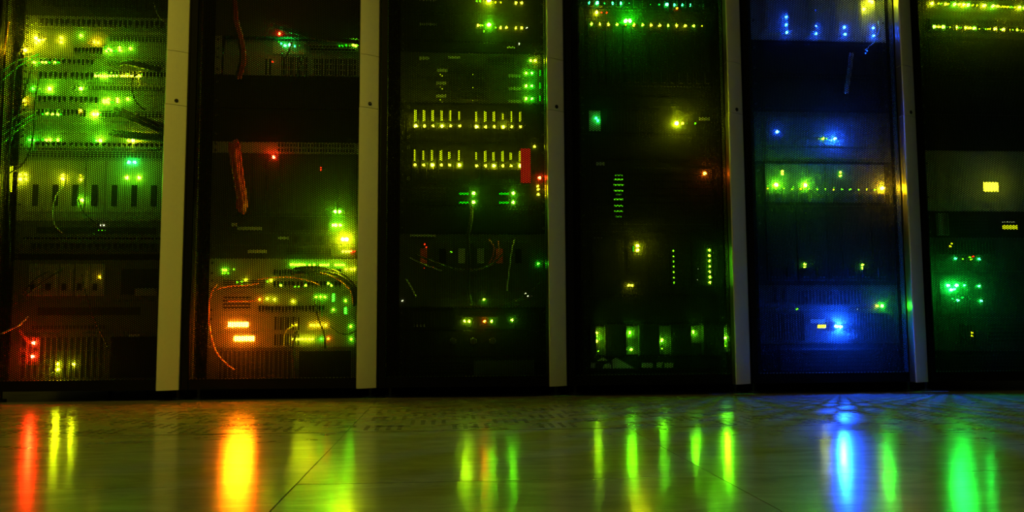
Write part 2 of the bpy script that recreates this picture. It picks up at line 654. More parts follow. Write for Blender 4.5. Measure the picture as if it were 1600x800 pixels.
        bm_box(bm, xb, xb + 0.002, s.yf - 0.003, s.yf, za, zb)
        s.part(name, bm, [m or s.face, HOLE])
        return s

    def ports(s, fx0, fx1, fz0, fz1, blocks, per, rows=1, m=None):
        """blocks of square sockets: a raised frame round dark openings"""
        h = s.z1 - s.z0
        xa, xb = s.cx - 0.2205 + 0.441 * fx0, s.cx - 0.2205 + 0.441 * fx1
        za, zb = s.z0 + h * fz0, s.z0 + h * fz1
        bw = (xb - xa) / blocks
        for i in range(blocks):
            bm = bmesh.new()
            x0, x1 = xa + bw * i + bw * 0.03, xa + bw * (i + 1) - bw * 0.03
            bm_box(bm, x0, x1, s.yf - 0.0006, s.yf + 0.001, za, zb, 1)
            st = (x1 - x0) / per
            for a in range(per + 1):
                w = 0.12 if 0 < a < per else 0.07
                bm_box(bm, x0 + st * a - st * w, x0 + st * a + st * w, s.yf - 0.005, s.yf, za, zb)
            for r in range(rows + 1):
                z = za + (zb - za) * r / rows
                bm_box(bm, x0, x1, s.yf - 0.005, s.yf, z - 0.0013, z + 0.0013)
            st2 = (zb - za) / rows
            for a in range(per):
                for r in range(rows):
                    xc, zc = x0 + st * (a + 0.5), za + st2 * r
                    bm_box(bm, xc - st * 0.36, xc - st * 0.2, s.yf - 0.0046, s.yf, zc + st2 * 0.1, zc + st2 * 0.35)
                    bm_box(bm, xc + st * 0.2, xc + st * 0.36, s.yf - 0.0046, s.yf, zc + st2 * 0.1, zc + st2 * 0.35)
            s.part('port_block', bm, [m or s.face, HOLE])
        return s

    def handles(s, m=None):
        h = s.z1 - s.z0
        for sg in (-1, 1):
            bm = bmesh.new()
            x = s.cx + sg * 0.2325
            P = [Vector((x, YB, s.z0 + h * 0.36)), Vector((x, YB - 0.016, s.z0 + h * 0.38)), Vector((x, YB - 0.018, s.z0 + h * 0.5)), Vector((x, YB - 0.016, s.z0 + h * 0.62)), Vector((x, YB, s.z0 + h * 0.64))]
            bm_tube(bm, P, 0.0022, 8)
            s.part('handle', bm, m or s.face)
        return s


def row(x0, y0, x1, y1, n, c, t):
    return [(x0 + (x1 - x0) * i / max(1, n - 1), y0 + (y1 - y0) * i / max(1, n - 1), c, t) for i in range(n)]


def pts(s, c, t, *ml):
    """'x,y x,y ...'"""
    return [(*map(float, q.split(',')), c, t, *ml) for q in s.split()]

# ---- rack with the green-lit switches
GS = 'switches in the upper half of the green-lit rack'
d = Dev(0, -60, 26, 'patch_bay', 'dark patch panel at the top of the green-lit rack, cut by the photo edge', 'patch panel', DGREY)
d.ports(.06, .94, .15, .45, 4, 6).ports(.06, .94, .58, .88, 4, 6)
d = Dev(0, 26, 48, 'patch_bay', 'grey patch panel just above the topmost yellow lights of the green-lit rack', 'patch panel', GREY)
d.ports(.05, .95, .2, .8, 4, 6)
d.led(pts('43,37 50,39 57,37 64,37', 'y', 0))
d = Dev(0, 48, 71, 'network_switch', 'grey network switch with the clump of bright yellow lights, top of its rack', 'network switch', BEIGE, GS, mul=1.7)
d.slots(.55, .95, .25, .75, 4).vents(.05, .12, .2, .8, 5)
d.led(pts('57,60 62,64', 'y', 3) + pts('57,67 68,63 96,60 96,66.5', 'y', 2) + pts('127,56', 'l', 2) + pts('60,65 64,65 68,65 72,61', 'y', 1) + pts('148,66 154,67', 'a', 2))
d = Dev(0, 71, 90, 'network_switch', 'grey network switch with three green light stacks on its right half', 'network switch', BEIGE, GS, mul=1.7)
d.ports(.30, .52, .25, .8, 1, 8)
d.led(pts('40,79', 'a', 3) + pts('38,84 44,82', 'y', 1) + pts('167,80 170,77 174,79 187,75 188,79 204,76', 'l', 2) + pts('166,77 170,80 174,75 178,80 181,80 166,73', 'g', 1))
d = Dev(0, 90, 109, 'network_switch', 'grey network switch with four green lights on its left, under the yellow clump', 'network switch', BEIGE, GS, mul=1.7)
d.ports(.06, .46, .3, .85, 2, 6).slots(.55, .95, .25, .75, 4)
d.led(pts('54,98 67,98 73,98 87,98', 'l', 2) + pts('62,99 78,98 92,98', 'g', 1) + pts('50,93 60,92 87,92 99,92', 'g', 0))
d = Dev(0, 109, 130, 'network_switch', 'grey network switch with a long bright row of yellow-green lights', 'network switch', BEIGE, GS, mul=1.7)
d.ports(.06, .5, .2, .8, 2, 6).ports(.55, .98, .45, .95, 2, 8)
d.led(row(150, 119, 183, 119.5, 8, 'l', 2) + row(191, 119.5, 219, 119.5, 7, 'y', 2) + pts('162,115 175,114 200,115 222,117', 'l', 1))
d = Dev(0, 130, 148, 'network_switch', 'grey network switch with three spaced lights, right under the long light row', 'network switch', BEIGE, GS, mul=1.7)
d.slots(.3, .95, .3, .75, 3)
d.led(pts('52,139', 'g', 2) + pts('78,139 127,139', 'l', 3) + pts('63,139 83,139 56,136', 'l', 1))
d = Dev(0, 148, 168, 'network_switch', 'grey network switch with a square green light block, above the thick black cables', 'network switch', BEIGE, GS, mul=1.7)
d.ports(.06, .5, .3, .85, 2, 6)
d.led(pts('38,157', 'a', 2) + pts('33,163 40,164', 'y', 1) + pts('163,157 167,157 170,155 163,160 167,160 170,160 184,155 184,159 200,155', 'l', 2) + pts('174,160 177,160', 'g', 1))
d = Dev(0, 168, 190, 'network_switch', 'grey network switch behind the upper of the two thick black cables', 'network switch', BEIGE, GS, mul=1.7)
d.ports(.06, .42, .3, .85, 2, 6).slots(.5, .95, .25, .75, 3)
d.led(pts('75,178 83,179 91,179', 'l', 2) + pts('68,179 96,179', 'g', 1) + pts('127,173', 'a', 2) + pts('147,179 153,179', 'l', 3) + pts('158,179', 'g', 1))
d = Dev(0, 190, 209, 'filler_plate', 'grey blank panel between the two thick black cables of the green-lit rack', 'blank panel', BEIGE)
d.box(.05, .95, .2, .8, -.001, .001, GREY, 'raised_field', bevel=.0006)
d = Dev(0, 209, 233, 'network_switch', 'grey network switch with the lowest row of green lights, above the large chassis', 'network switch', BEIGE, GS, mul=1.7)
d.ports(.06, .98, .1, .42, 4, 6)
d.led(pts('47,219 53,219', 'g', 2) + pts('73,219 79,219 91,219', 'l', 2) + pts('60,219 67,219 85,219 95,219', 'g', 1) + pts('151,220', 'g', 2) + pts('157,220', 'l', 3) + pts('163,220', 'l', 1) + pts('201,220', 'l', 2) + pts('208,220', 'y', 3))
d = Dev(0, 234, 345, 'router', 'large grey modular router chassis below the green-lit switches', 'router', GREY)
for i in range(7):
    d.box(.02 + .137 * i, .02 + .137 * (i + 1) - .008, .12, .84, -.003, .001, BEIGE, 'line_card', bevel=.0008)
d.slots(.02, .98, .88, .97, 3).box(.02, .98, .03, .10, -.002, .001, GREY, 'cable_shelf')
for i in range(7):
    d.box(.02 + .137 * i + .045, .02 + .137 * i + .085, .2, .5, -.0075, -.003, HOLE, 'socket', bevel=.0006)
d.led(pts('32,280 99,280', 'y', 3) + pts('32,273 41,273 41,280 99,274 127,281', 'y', 2) + pts('202,254 211,254', 't', 3) + pts('199,278 218,278', 'l', 3) + pts('129,313', 'l', 3) + pts('127,275 126,274', 'y', 1))
d.glow(17, 280, 2, 40, 'y', 3.0, 'light_pipe', sampled=False)
d = Dev(0, 345, 372, 'cable_organizer', 'dull olive cable organizer with a long black slot, under the large router', 'cable organizer', OLIVE)
d.box(.10, .93, .25, .62, -.0012, .001, HOLE, 'slot')
d.led(pts('158,352 162,352', 'w', 1) + pts('155,360 160,360 164,360 147,365', 'l', 0))
d = Dev(0, 373, 397, 'patch_bay', 'dull patch panel with one row of square black sockets, lower half of its rack', 'patch panel', OLIVE)
d.ports(.06, .94, .25, .7, 4, 5)
d = Dev(0, 397, 406, 'filler_plate', 'narrow black blank panel under the row of square sockets', 'blank panel', DARK)
d = Dev(0, 406, 470, 'modular_chassis', 'grey chassis with upright card modules and one orange light', 'chassis', OLIVE)
for i in range(5):
    fx = .06 + i * .107
    d.box(fx, fx + .098, .12, .9, -.004, .001, GREY, 'card_module', bevel=.001)
    d.box(fx + .02, fx + .05, .25, .42, -.010, -.004, HOLE, 'power_socket', bevel=.0006)
    d.box(fx + .07, fx + .085, .3, .75, -.006, -.004, BEIGE, 'ejector', bevel=.0006)
d.box(.70, .95, .15, .78, -.001, .001, HOLE, 'open_bay')
d.box(.80, .95, .12, .3, -.008, .001, GREY, 'tray', bevel=.001)
d.led(pts('157,433', 'a', 2))
d = Dev(0, 470, 520, 'storage_shelf', 'dull olive unit with a long dark slot, above the two red lights', 'storage unit', OLIVE)
d.box(.13, .84, .55, .8, -.001, .001, HOLE, 'slot').slots(.1, .6, .1, .22, 2)
d = Dev(0, 520, 597, 'tower_server', 'dark server with two red lights and two yellow lights at the rack bottom', 'server', OLIVE, mul=4.0)
d.vents(.03, .60, .08, .92, 14, rows=3)
d.box(.64, .97, .08, .92, -.003, .001, DARK, 'drive_door', bevel=.001)
d.plate(210, 525, 17, 5).plate(214, 537, 7, 4).plate(211, 546, 17, 5)
d.led(pts('53,536 52,557', 'r', 3) + pts('91,569 91,577', 'y', 2, 5.0) + pts('116,569', 'y', 2))

# ---- rack with the orange displays
d = Dev(1, -60, 58, 'control_panel', 'tall dark control panel with a dull red light, at the top of the orange-display rack', 'control panel', DGREY)
d.led(pts('437,53', 'r', 2, 3.0))  # red light added on a blank panel for a glow from behind
d.box(.04, .96, .05, .95, -.002, .001, DGREY, 'raised_field', bevel=.001)
d = Dev(1, 58, 84, 'network_switch', 'network switch glowing green inside, behind hanging cables near the rack top', 'network switch', GREY, inset=.03)
d.box(.36, .60, .1, .95, -.006, .001, BEIGE, 'module', bevel=.001)
d.slots(.63, .98, .3, .7, 2)
d.led(pts('446,72 453,71', 't', 3) + pts('440,69 461,73', 't', 2) + pts('556,72 552,71', 'l', 2) + pts('436,66 468,72 541,71 535,72 530,72', 'g', 1))
d = Dev(1, 84, 118, 'equipment_cage', 'dark cage with green-lit mesh openings under the green-glowing switch', 'equipment cage', GREY, inset=.02)
d.vents(.30, .36, .05, .85, 2).vents(.42, .62, .05, .95, 12, rows=3).vents(.66, .98, .1, .9, 16, rows=3)
d.led(pts('426,97', 'r', 1))
d = Dev(1, 118, 170, 'filler_plate', 'plain dark blank panel, first of two under the green-lit cage', 'blank panel', DARK)
d.box(.04, .96, .1, .9, -.0015, .001, DARK, 'raised_field', bevel=.001)
d = Dev(1, 170, 222, 'filler_plate', 'plain dark blank panel above the dotted grey bar of the orange-display rack', 'blank panel', DARK)
d.box(.04, .96, .1, .9, -.0015, .001, DARK, 'raised_field', bevel=.001)
d = Dev(1, 222, 240, 'patch_bay', 'narrow grey bar-like patch panel with rows of small dots, above the lone red light', 'patch panel', GREY)
d.vents(.42, .98, .55, .9, 26).vents(.42, .98, .1, .45, 26)
d = Dev(1, 240, 338, 'blade_enclosure', 'tall dark enclosure with upright bars lit dull red, middle of its rack', 'blade enclosure', DGREY, mul=1.6)
for i in range(9):
    d.box(.04 + i * .103, .04 + i * .103 + .094, .05, .95, -.004, .001, DGREY, 'blade', bevel=.001)
d.led(pts('428,246', 'r', 3) + pts('502,262 502,266', 'r', 1) + pts('524,331 531,331', 'l', 3))
d = Dev(1, 338, 364, 'rack_server', 'dark rack server with the brilliant green lights beside the grey column', 'server', DGREY)
d.vents(.4, .8, .15, .85, 30)
d.plate(390, 357, 38, 5).plate(366, 351, 9, 5)
d.led(pts('521,352 525,352 532,352', 'l', 3))
d = Dev(1, 364, 383, 'rack_server', 'dark rack server with the dazzling yellow double light', 'server', DGREY)
d.plate(443, 372, 18, 4).vents(.5, .8, .2, .8, 20)
d.led(pts('536,374 542,374', 'y', 4))
d = Dev(1, 383, 404, 'rack_server', 'dark rack server with small yellow and red lights, above the long green light row', 'server', DGREY)
d.plate(402, 393, 29, 5).slots(.5, .82, .25, .75, 3)
d.led(pts('536,393 541,393 545,393', 'y', 2) + pts('549,393', 'r', 2) + pts('552,393 555,393', 'r', 1))
d = Dev(1, 404, 433, 'network_switch', 'network switch with the long row of small green lights on its right half', 'network switch', GREY, mul=0.45)
d.ports(.4, .9, .05, .42, 3, 8)
d.led(row(455, 413.5, 476, 413.7, 7, 'l', 2) + row(484, 414, 491, 414, 2, 'l', 2) + row(501, 414, 513, 414, 4, 'l', 2) + row(524, 414, 537, 414, 5, 'l', 2) + pts('541,421 549,421 554,421', 'y', 2)
      + pts('349,422 353,422', 'l', 2) + pts('366,421 348,427 352,427 357,427', 'l', 1))
d = Dev(1, 433, 456, 'network_switch', 'network switch with scattered green lights, behind the orange cable loop', 'network switch', GREY, mul=0.45)
d.slots(.05, .35, .2, .8, 4).ports(.4, .9, .25, .75, 3, 6)
d.led(pts('384,438 424,438', 'y', 2) + pts('439,446 478,446 518,446 513,443', 'l', 2) + pts('418,440 378,440 461,448 467,448 371,441 378,446', 'l', 1))
d = Dev(1, 456, 492, 'network_switch', 'network switch with yellow lights and two short green bars near the column', 'network switch', GREY, mul=0.45)
d.ports(.3, .78, .1, .4, 4, 5).slots(.05, .25, .2, .8, 4)
d.led(pts('406,468', 'o', 2) + pts('418,467 429,468 458,471', 'y', 2) + pts('494,464 501,464 508,464', 'l', 2) + pts('540,470 521,484', 'l', 2))
d.glow(521, 465, 3, 12, 'g', 60, 'light_bar').glow(540, 485.5, 3, 10, 'g', 60, 'light_bar')
d = Dev(1, 492, 519, 'library_drive', 'grey unit with the upper of the two bright orange displays', 'tape drive', GREY, mul=0.6)
d.vents(.42, .60, .1, .9, 10)
d.glow(372.5, 507, 31, 7, 'o', 1000)
d.led(pts('463,508 502,508 497,508', 'a', 2) + pts('486,508 491,508 509,508', 'a', 2) + pts('457,508', 'a', 1) + pts('548,510', 'l', 2))
d = Dev(1, 519, 543, 'library_drive', 'grey unit with the lower of the two bright orange displays', 'tape drive', GREY, mul=0.6)
d.vents(.42, .60, .1, .9, 10)
d.glow(381.5, 529, 31, 7, 'o', 1000)
d.led(row(458, 530, 488, 530, 7, 'y', 2) + pts('502,529.5', 'g', 2) + pts('513,529', 'o', 2) + pts('549,530', 'l', 2))
d = Dev(1, 543, 597, 'power_unit', 'dark unit with upright grooves, bottom of the orange-display rack', 'power unit', OLIVE)
d.vents(.03, .55, .08, .92, 16).box(.6, .97, .1, .9, -.002, .001, DARK, 'cover', bevel=.001)

# ---- rack with the yellow drive lights
d = Dev(2, -60, 22, 'rack_server', 'black rack server cut by the photo top, yellow lights above the brightest green one', 'server', DARK)
d.vents(.05, .4, .1, .9, 20, rows=2)
d.plate(669, 0, 27, 4)
d.led(pts('764,1', 'y', 4) + pts('745,2 750,2', 'l', 1) + pts('774,4 782,4', 'y', 1) + pts('806,5 815,5', 'y', 2))
d = Dev(2, 22, 66, 'rack_server', 'black rack server with one brilliant green light in a row of yellow ones', 'server', DARK)
d.vents(.05, .35, .1, .9, 20, rows=2)
d.plate(669, 38, 27, 4)
d.led(pts('764,39', 'l', 4) + pts('747,40', 'y', 2) + pts('751,40 754,40 756,49 774,43.5', 'l', 1) + pts('782,43.5 791,43.5 806,44 815,44', 'y', 2) + pts('823,44', 'w', 1))
d = Dev(2, 66, 83, 'filler_plate', 'thin black panel with one tiny white dot, right of the middle', 'blank panel', DARK)
d.led(pts('811,69', 'w', 1))
d.plate(798, 74, 13, 3)
d = Dev(2, 83, 102, 'rack_server', 'thin black server with two faint stickers and a yellow-green light pair', 'server', DGREY, mul=2.0)
d.plate(663, 91, 16, 5).plate(710, 90, 19, 4).slots(.6, .82, .2, .8, 4)
d.led(pts('829,95', 'l', 2) + pts('836,95', 'y', 2))
for i, (a, b_) in enumerate(((102, 122), (122, 141), (141, 161))):
    w = ('uppermost', 'middle one', 'lowest')[i]
    d = Dev(2, a, b_, 'rack_server', 'thin black server, %s of three alike above the yellow drive lights' % w, 'server', DGREY, 'three thin servers above the drive arrays', mul=3.5)
    y = (109, 129, 149)[i]
    d.plate(691 - (i > 0) * 2, y + 1, 16, 5).plate(804, y + 9.5, 20, 5, GREY, 'handle_plate').slots(.32, .60, .2, .8, 4)
    d.led(pts('688,%g 739,%g' % (y + 7.3, y + 8), 'y', 0) + pts('691,%g' % (y + 10), 'y', 0) + pts('822,%g' % (y + 5.5), 'l', 2) + pts('831,%g' % (y + 5.5), 'g', 2))
    d.glow(844, y + 5, 2, 9, 'g', 2.0, 'light_pipe', sampled=False)
for i, (a, b_, yb, yl) in enumerate(((161, 223, 181, 197), (223, 288, 243, 258))):
    d = Dev(2, a, b_, 'disk_array', 'black disk array, %s of the two with a row of twelve yellow lights' % ('upper', 'lower')[i], 'disk array', DARK, 'disk arrays with yellow drive lights')
    xs = [649, 662.5, 676, 690, 703.5, 717.5, 744, 758, 771.5, 785.5, 799, 812.5]
    if i:
        xs = [648, 661.5, 675, 689, 702, 717, 744, 758, 771, 785, 798, 812]
    hb = [18, 17, 17, 16, 16, 13, 16, 16, 15, 10, 16, 15] if not i else [18, 15, 16, 16, 11, 15, 12, 17, 13, 16, 11, 16]
    h = d.z1 - d.z0
    for j, x in enumerate(xs):
        p = at(x + 1, yl, d.yf)
        bm = bmesh.new()
        bm_box(bm, p.x - .0128, p.x + .0128, d.yf - .002, d.yf + .001, d.z0 + h * .06, d.z0 + h * .94)
        car = d.part('drive_carrier', bm, DARK, bevel=.0008)
        bm = bmesh.new()
        bm_box(bm, p.x - .009, p.x + .009, d.yf - .007, d.yf - .002, d.z0 + h * .10, d.z0 + h * .36)
        d.part('latch', bm, DARK, car, bevel=.001)
        ya = yb + (.6 if j > 5 else 0) + (j > 5) * .8
        A, B = at(x - 1.7, ya - hb[j] / 2, d.yf), at(x + 1.7, ya + hb[j] / 2, d.yf)
        bm = bmesh.new()
        bm_box(bm, A.x, B.x, d.yf - .0032, d.yf - .002, B.z, A.z)
        d.part('light_pipe', bm, emit('lit_drive_pipe', LEDC['y'], 1.3, False), car)['label'] = 'lit yellow light pipe'
        o = bpy.data.objects.new('indicator_light', led_mesh('y', 2 if (j + i) % 3 else 3))
        COL.objects.link(o)
        o.parent = car
        o.location = at(x + .7, yl + (j > 5) * 1.2, d.yf - .002) - d.o
        o['label'] = 'lit yellow indicator light'
    for zf in (.12, .88):
        bm = bmesh.new()
        bm_cyl(bm, (d.cx - .2125, d.yf, d.z0 + h * zf), (0, -1, 0), .007, .003, 14)
        d.part('thumb_screw', bm, DGREY)
    if i:
        d.led(pts('835,229', 'y', 2) + pts('843,278', 'r', 3))
d = Dev(2, 288, 322, 'rack_server', 'black rack server with two pairs of green bars and round green lights', 'server', DARK)
d.slots(.05, .3, .15, .85, 4)
for x, y in ((740, 302), (740, 316), (802, 302), (802, 316)):
    d.led([(x, y, 'l', 3)])
    d.glow(x - 15, y + .7, 15, 3, 'g', 1.2, 'light_pipe', sampled=False)
d.led(pts('840,291 841,296', 'a', 2) + pts('841,304', 'y', 2))
d = Dev(2, 322, 366, 'filler_plate', 'black panel behind dangling cables, under the paired green bars', 'blank panel', DARK)
d.box(.04, .96, .1, .9, -.001, .001, DARK, 'raised_field', bevel=.001)
d = Dev(2, 366, 480, 'modular_chassis', 'large dim chassis behind tangled cables, with red glints and one green light', 'chassis', DGREY)
for i in range(6):
    d.box(.08 + .14 * i, .08 + .14 * i + .13, .1, .9, -.004, .001, DGREY, 'card_module', bevel=.001)
    d.box(.08 + .14 * i + .03, .08 + .14 * i + .08, .6, .8, -.009, -.004, (REDP, DARK, BEIGE, GREY, REDP, DARK)[i], 'ejector', bevel=.001)
d.box(.03, .22, .965, .99, -.009, .001, STICK, 'shelf_lip')
d.led(pts('841,412', 'g', 2) + pts('756,468', 'l', 2) + pts('664,382 666,386', 'r', 1) + pts('705,394', 'l', 1) + pts('663,419 677,418', 'r', 0) + pts('629,470 821,459 825,463', 'w', 1))
d = Dev(2, 480, 516, 'rack_server', 'black rack server with an orange light among four green ones', 'server', DARK, mul=3)
d.plate(656, 509, 18, 4).slots(.42, .72, .55, .9, 3).vents(.05, .35, .15, .85, 12)
d.led(pts('726,502 733,502', 'k', 2) + pts('757,502', 'o', 2) + pts('768,502', 'l', 2) + pts('800,500', 'l', 2))
d = Dev(2, 516, 558, 'power_unit', 'black power unit with three round knobs, upper of two at the rack bottom', 'power unit', DARK)
h = d.z1 - d.z0
for fx in (.35, .5, .64):
    bm = bmesh.new()
    bm_cyl(bm, (d.cx - .2205 + .441 * fx, d.yf, d.z0 + h * .6), (0, -1, 0), .011, .008, 18, .009)
    d.part('knob', bm, DGREY)
d = Dev(2, 558, 597, 'power_unit', 'black power unit with louvers, bottom of the yellow-drive-light rack', 'power unit', DARK)
d.slots(.1, .45, .15, .85, 5).box(.5, .95, .15, .85, -.002, .001, DGREY, 'cover', bevel=.001)

# ---- rack with the five green slots
for i, (a, b_) in enumerate(((-70, 30), (30, 150))):
    d = Dev(3, a, b_, 'blade_enclosure', ('black blade enclosure at the photo top, row of blue-green lights near its bottom edge', 'black blade enclosure with a row of small yellow lights near its top edge')[i], 'blade enclosure', DARK, 'blade enclosures near the top of one rack')
    n = 14
    h = d.z1 - d.z0
    for j in range(n):
        x0 = d.cx - .2205 + .441 * (.02 + .96 * j / n)
        x1 = d.cx - .2205 + .441 * (.02 + .96 * (j + 1) / n) - .0015
        bm = bmesh.new()
        bm_box(bm, x0, x1, d.yf - .004, d.yf + .001, d.z0 + h * .12, d.z0 + h * .93)
        bl = d.part('blade', bm, DARK, bevel=.0012)
        bm = bmesh.new()
        bm_box(bm, x0 + .007, x1 - .007, d.yf - .012, d.yf - .004, d.z0 + h * .16, d.z0 + h * .30)
        d.part('lever', bm, DARK, bl, bevel=.001)
    if i == 0:
        d.yf -= .004
        ts = [2, 3, 1, 2, 3, 2, 2, 2, 1, 1, 3, 2, 2, 2, 2, 1]
        d.led([(921 + j * 12.05, 4.7 + j * .3, 't', ts[j]) for j in range(16)])
        d.led(pts('932,20', 'y', 3) + pts('940,20 948,20', 'r', 1) + pts('1058,13', 'o', 2) + pts('1062,13', 'l', 1))
    else:
        d.yf -= .004
        d.led([(924 + j * 13.3, 38 + j * .25, 'y' if j % 3 else 'l', 2 if j not in (4, 13) else 1) for j in range(14)])
        d.led([(923.5 + j * 13.3, 34.8 + j * .25, 'y', 0) for j in range(13)])
        d.led(pts('977.5,33 984,33', 'g', 4))
d = Dev(3, 150, 170, 'filler_plate', 'black blank panel between the blade enclosures and the lone yellow light', 'blank panel', DARK)
d.box(.04, .96, .15, .85, -.001, .001, DARK, 'raised_field', bevel=.0008)
d = Dev(3, 170, 210, 'rack_server', 'black rack server with a lone bright yellow light and a green-lit patch', 'server', DARK)
d.box(.02, .11, .1, .9, -.001, .001, GREY, 'side_bay').vents(.16, .55, .1, .9, 16)
d.plate(1101, 186, 17, 5)
d.led(pts('931,185 934,189', 't', 2) + pts('1057,193', 'y', 4) + pts('1066,193', 'y', 2) + pts('1086,193', 'l', 1) + pts('1074,193', 'l', 0))
d = Dev(3, 210, 250, 'filler_plate', 'tall black blank panel under the lone yellow light', 'blank panel', DARK)
d.box(.04, .96, .1, .9, -.001, .001, DARK, 'raised_field', bevel=.0008)
d = Dev(3, 250, 362, 'disk_array', 'black array of flat wide drives with a ladder of short green glows', 'disk array', DARK)
d.plate(938, 256, 14, 5)
h = d.z1 - d.z0
for c in range(4):
    for r in range(8):
        fx, fz = .04 + c * .235, .10 + r * .1
        d.box(fx, fx + .22, fz, fz + .088, -.004, .001, DARK, 'drive_carrier', bevel=.0008)
for y, w, st in ((274, 12, .5), (280.5, 14, 1.6), (289, 16, 1.3), (298, 14, 1.5), (304, 8, .3), (311.5, 14, 1.5), (321.5, 13, 1.2), (330, 13, 1.0), (338.5, 9, .4)):
    A, B = at(966.5 - w / 2, y - 1, d.yf - .004), at(966.5 + w / 2, y + 1, d.yf - .004)
    bm = bmesh.new()
    bm_box(bm, A.x, B.x, d.yf - .0055, d.yf - .003, B.z, A.z)
    d.part('light_pipe', bm, emit('lit_ladder_%g' % st, LEDC['l'], st, False))['label'] = 'lit green light pipe'
d.yf -= .004
d.led(pts('1101,271', 'o', 3))
d = Dev(3, 362, 462, 'disk_array', 'black disk array with two upright dotted lines of green lights', 'disk array', DARK)
d.plate(934, 374, 17, 5)
for c in range(4):
    for r in range(7):
        fx, fz = .30 + c * .165, .14 + r * .105
        d.box(fx, fx + .155, fz, fz + .095, -.004, .001, DARK, 'drive_carrier', bevel=.0008)
d.box(.03, .27, .1, .9, -.003, .001, DARK, 'controller', bevel=.001)
d.yf -= .004
d.led([(1052 + j * .15, 392 + j * 8.3, 'l', 1) for j in range(7)] + [(1108 + j * .2, 391 + j * 8.4, 'l', 2) for j in range(7)])
d.led(pts('996,384 996,391', 'y', 3) + pts('982,446 987,446', 'y', 2) + pts('1090,420 1090,437', 'w', 0))
d.glow(989, 389, 2, 8, 'g', 1.0, 'light_pipe', sampled=False)
d = Dev(3, 462, 506, 'filler_plate', 'black blank panel above the five green glowing slots', 'blank panel', DARK)
d.box(.04, .96, .1, .9, -.001, .001, DARK, 'raised_field', bevel=.0008)
d = Dev(3, 506, 557, 'blade_server', 'black server with five upright green glowing slots across its front', 'server', DARK, mul=2.0)
# raised ribs leave five open slots
h = d.z1 - d.z0
edges = [(916, 930), (944, 977), (997, 1028), (1046, 1078), (1096, 1128)]
for xa, xb in edges:
    A, B = at(xa, 530, d.yf), at(xb, 530, d.yf)
    A.x = max(A.x, d.cx - .2195)
    bm = bmesh.new()
    bm_box(bm, A.x, B.x, d.yf - .022, d.yf + .001, d.z0 + h * .02, d.z1 - h * .02)
    d.part('module', bm, DARK, bevel=.0015)
for xa, xb, za, zb in ((930, 944, .06, .94), (977, 997, .06, .94), (1028, 1046, .06, .94), (1078, 1096, .40, .94), (1128, 1141, .1, .96)):
    A, B = at(xa, 530, d.yf), at(xb, 530, d.yf)
    A.x = max(A.x, d.cx - .2195)
    bm = bmesh.new()
    bm_box(bm, A.x, B.x, d.yf - .0015, d.yf, d.z0 + h * za, d.z0 + h * zb)
    d.part('slot_back', bm, DGREY)
d.led(pts('932,520 932,533', 'k', 2) + pts('984,519 986,546 1034,531 1083,518', 'l', 2) + pts('984,521 1034,533 1083,520 933,526', 'l', 5, .25) + pts('1133,528', 'l', 2) + pts('1133,528', 'l', 5, 1.0) + pts('935,549 1034,545 1133,540', 'l', 1))
d = Dev(3, 557, 578, 'open_shelf', 'shallow open shelf with pale green-lit shapes, under the five green slots', 'shelf', DARK)
d.box(0, 1, .0, .12, -.006, .001, DARK, 'shelf_lip')
for poly in ([(957, 575.5), (956, 562), (962, 558.5), (970, 563), (991, 575.5)], [(934, 563.5), (937, 560), (943, 559), (949, 563.5)], [(922, 575), (923, 567), (929, 567), (929, 575)],
             [(941, 575.5), (944, 570), (952, 567), (956, 575.5)], [(1003, 574.5), (1003, 567), (1019, 567), (1019, 574.5)], [(1026, 574), (1026, 566), (1035, 566), (1033, 574)], [(1038, 574.5), (1038, 567), (1052, 567), (1052, 574.5)]):
    bm = bmesh.new()
    P_ = [at(x, y, d.yf) for x, y in poly]
    A_ = [bm.verts.new((p.x, d.yf - .005, p.z)) for p in P_]
    B_ = [bm.verts.new((p.x, d.yf + .001, p.z)) for p in P_]
    bm.faces.new(A_)
    bm.faces.new(B_[::-1])
    for q in range(len(P_)):
        bm.faces.new((A_[q], A_[(q + 1) % len(P_)], B_[(q + 1) % len(P_)], B_[q]))
    d.part('bracket', bm, BEIGE)['label'] = 'pale plate on the shelf'
d = Dev(3, 578, 597, 'filler_plate', 'black bottom panel under the shallow shelf of the green-slot rack', 'blank panel', DARK)
d.box(.04, .96, .1, .9, -.001, .001, DARK, 'raised_field', bevel=.0008)

# ---- blue-lit rack
d = Dev(4, -70, 64, 'rack_server', 'large server at the photo top with columns of paired blue lights', 'server', GREY, mul=2.5)
for i in range(5):
    d.box(.03 + i * .19, .03 + i * .19 + .18, .06, .94, -.004, .001, GREY, 'module', bevel=.0012)
for i in range(5):
    d.box(.03 + i * .19 + .02, .03 + i * .19 + .06, .1, .5, -.010, -.004, GREY, 'lever', bevel=.0012)
d.yf -= .004
d.led(pts('1228,27 1228,39 1229,51 1274,41 1275,53 1319,43 1320,54 1364,44 1365,56', 'b', 2) + pts('1273,17', 'b', 1) + pts('1349,15', 'y', 3, 1.0) + pts('1222,41 1222,53 1268,42 1268,54 1314,44 1314,56 1359,47 1359,58', 'b', 0) + pts('1358,2 1362,4', 'y', 3, 1.0))
d = Dev(4, 64, 120, 'filler_plate', 'black blank panel under the paired blue lights, a blue glint at its right', 'blank panel', DARK)
d.box(.04, .96, .1, .9, -.0015, .001, DARK, 'raised_field', bevel=.0008)
d.led(pts('1352,83 1354,80', 'b', 1))
d = Dev(4, 120, 176, 'filler_plate', 'black blank panel above the single blue star on the left of its rack', 'blank panel', DARK)
d.box(.04, .96, .1, .9, -.0015, .001, DARK, 'raised_field', bevel=.0008)
d = Dev(4, 176, 252, 'rack_server', 'black server with two blue lights and two small green ones between them', 'server', DGREY)
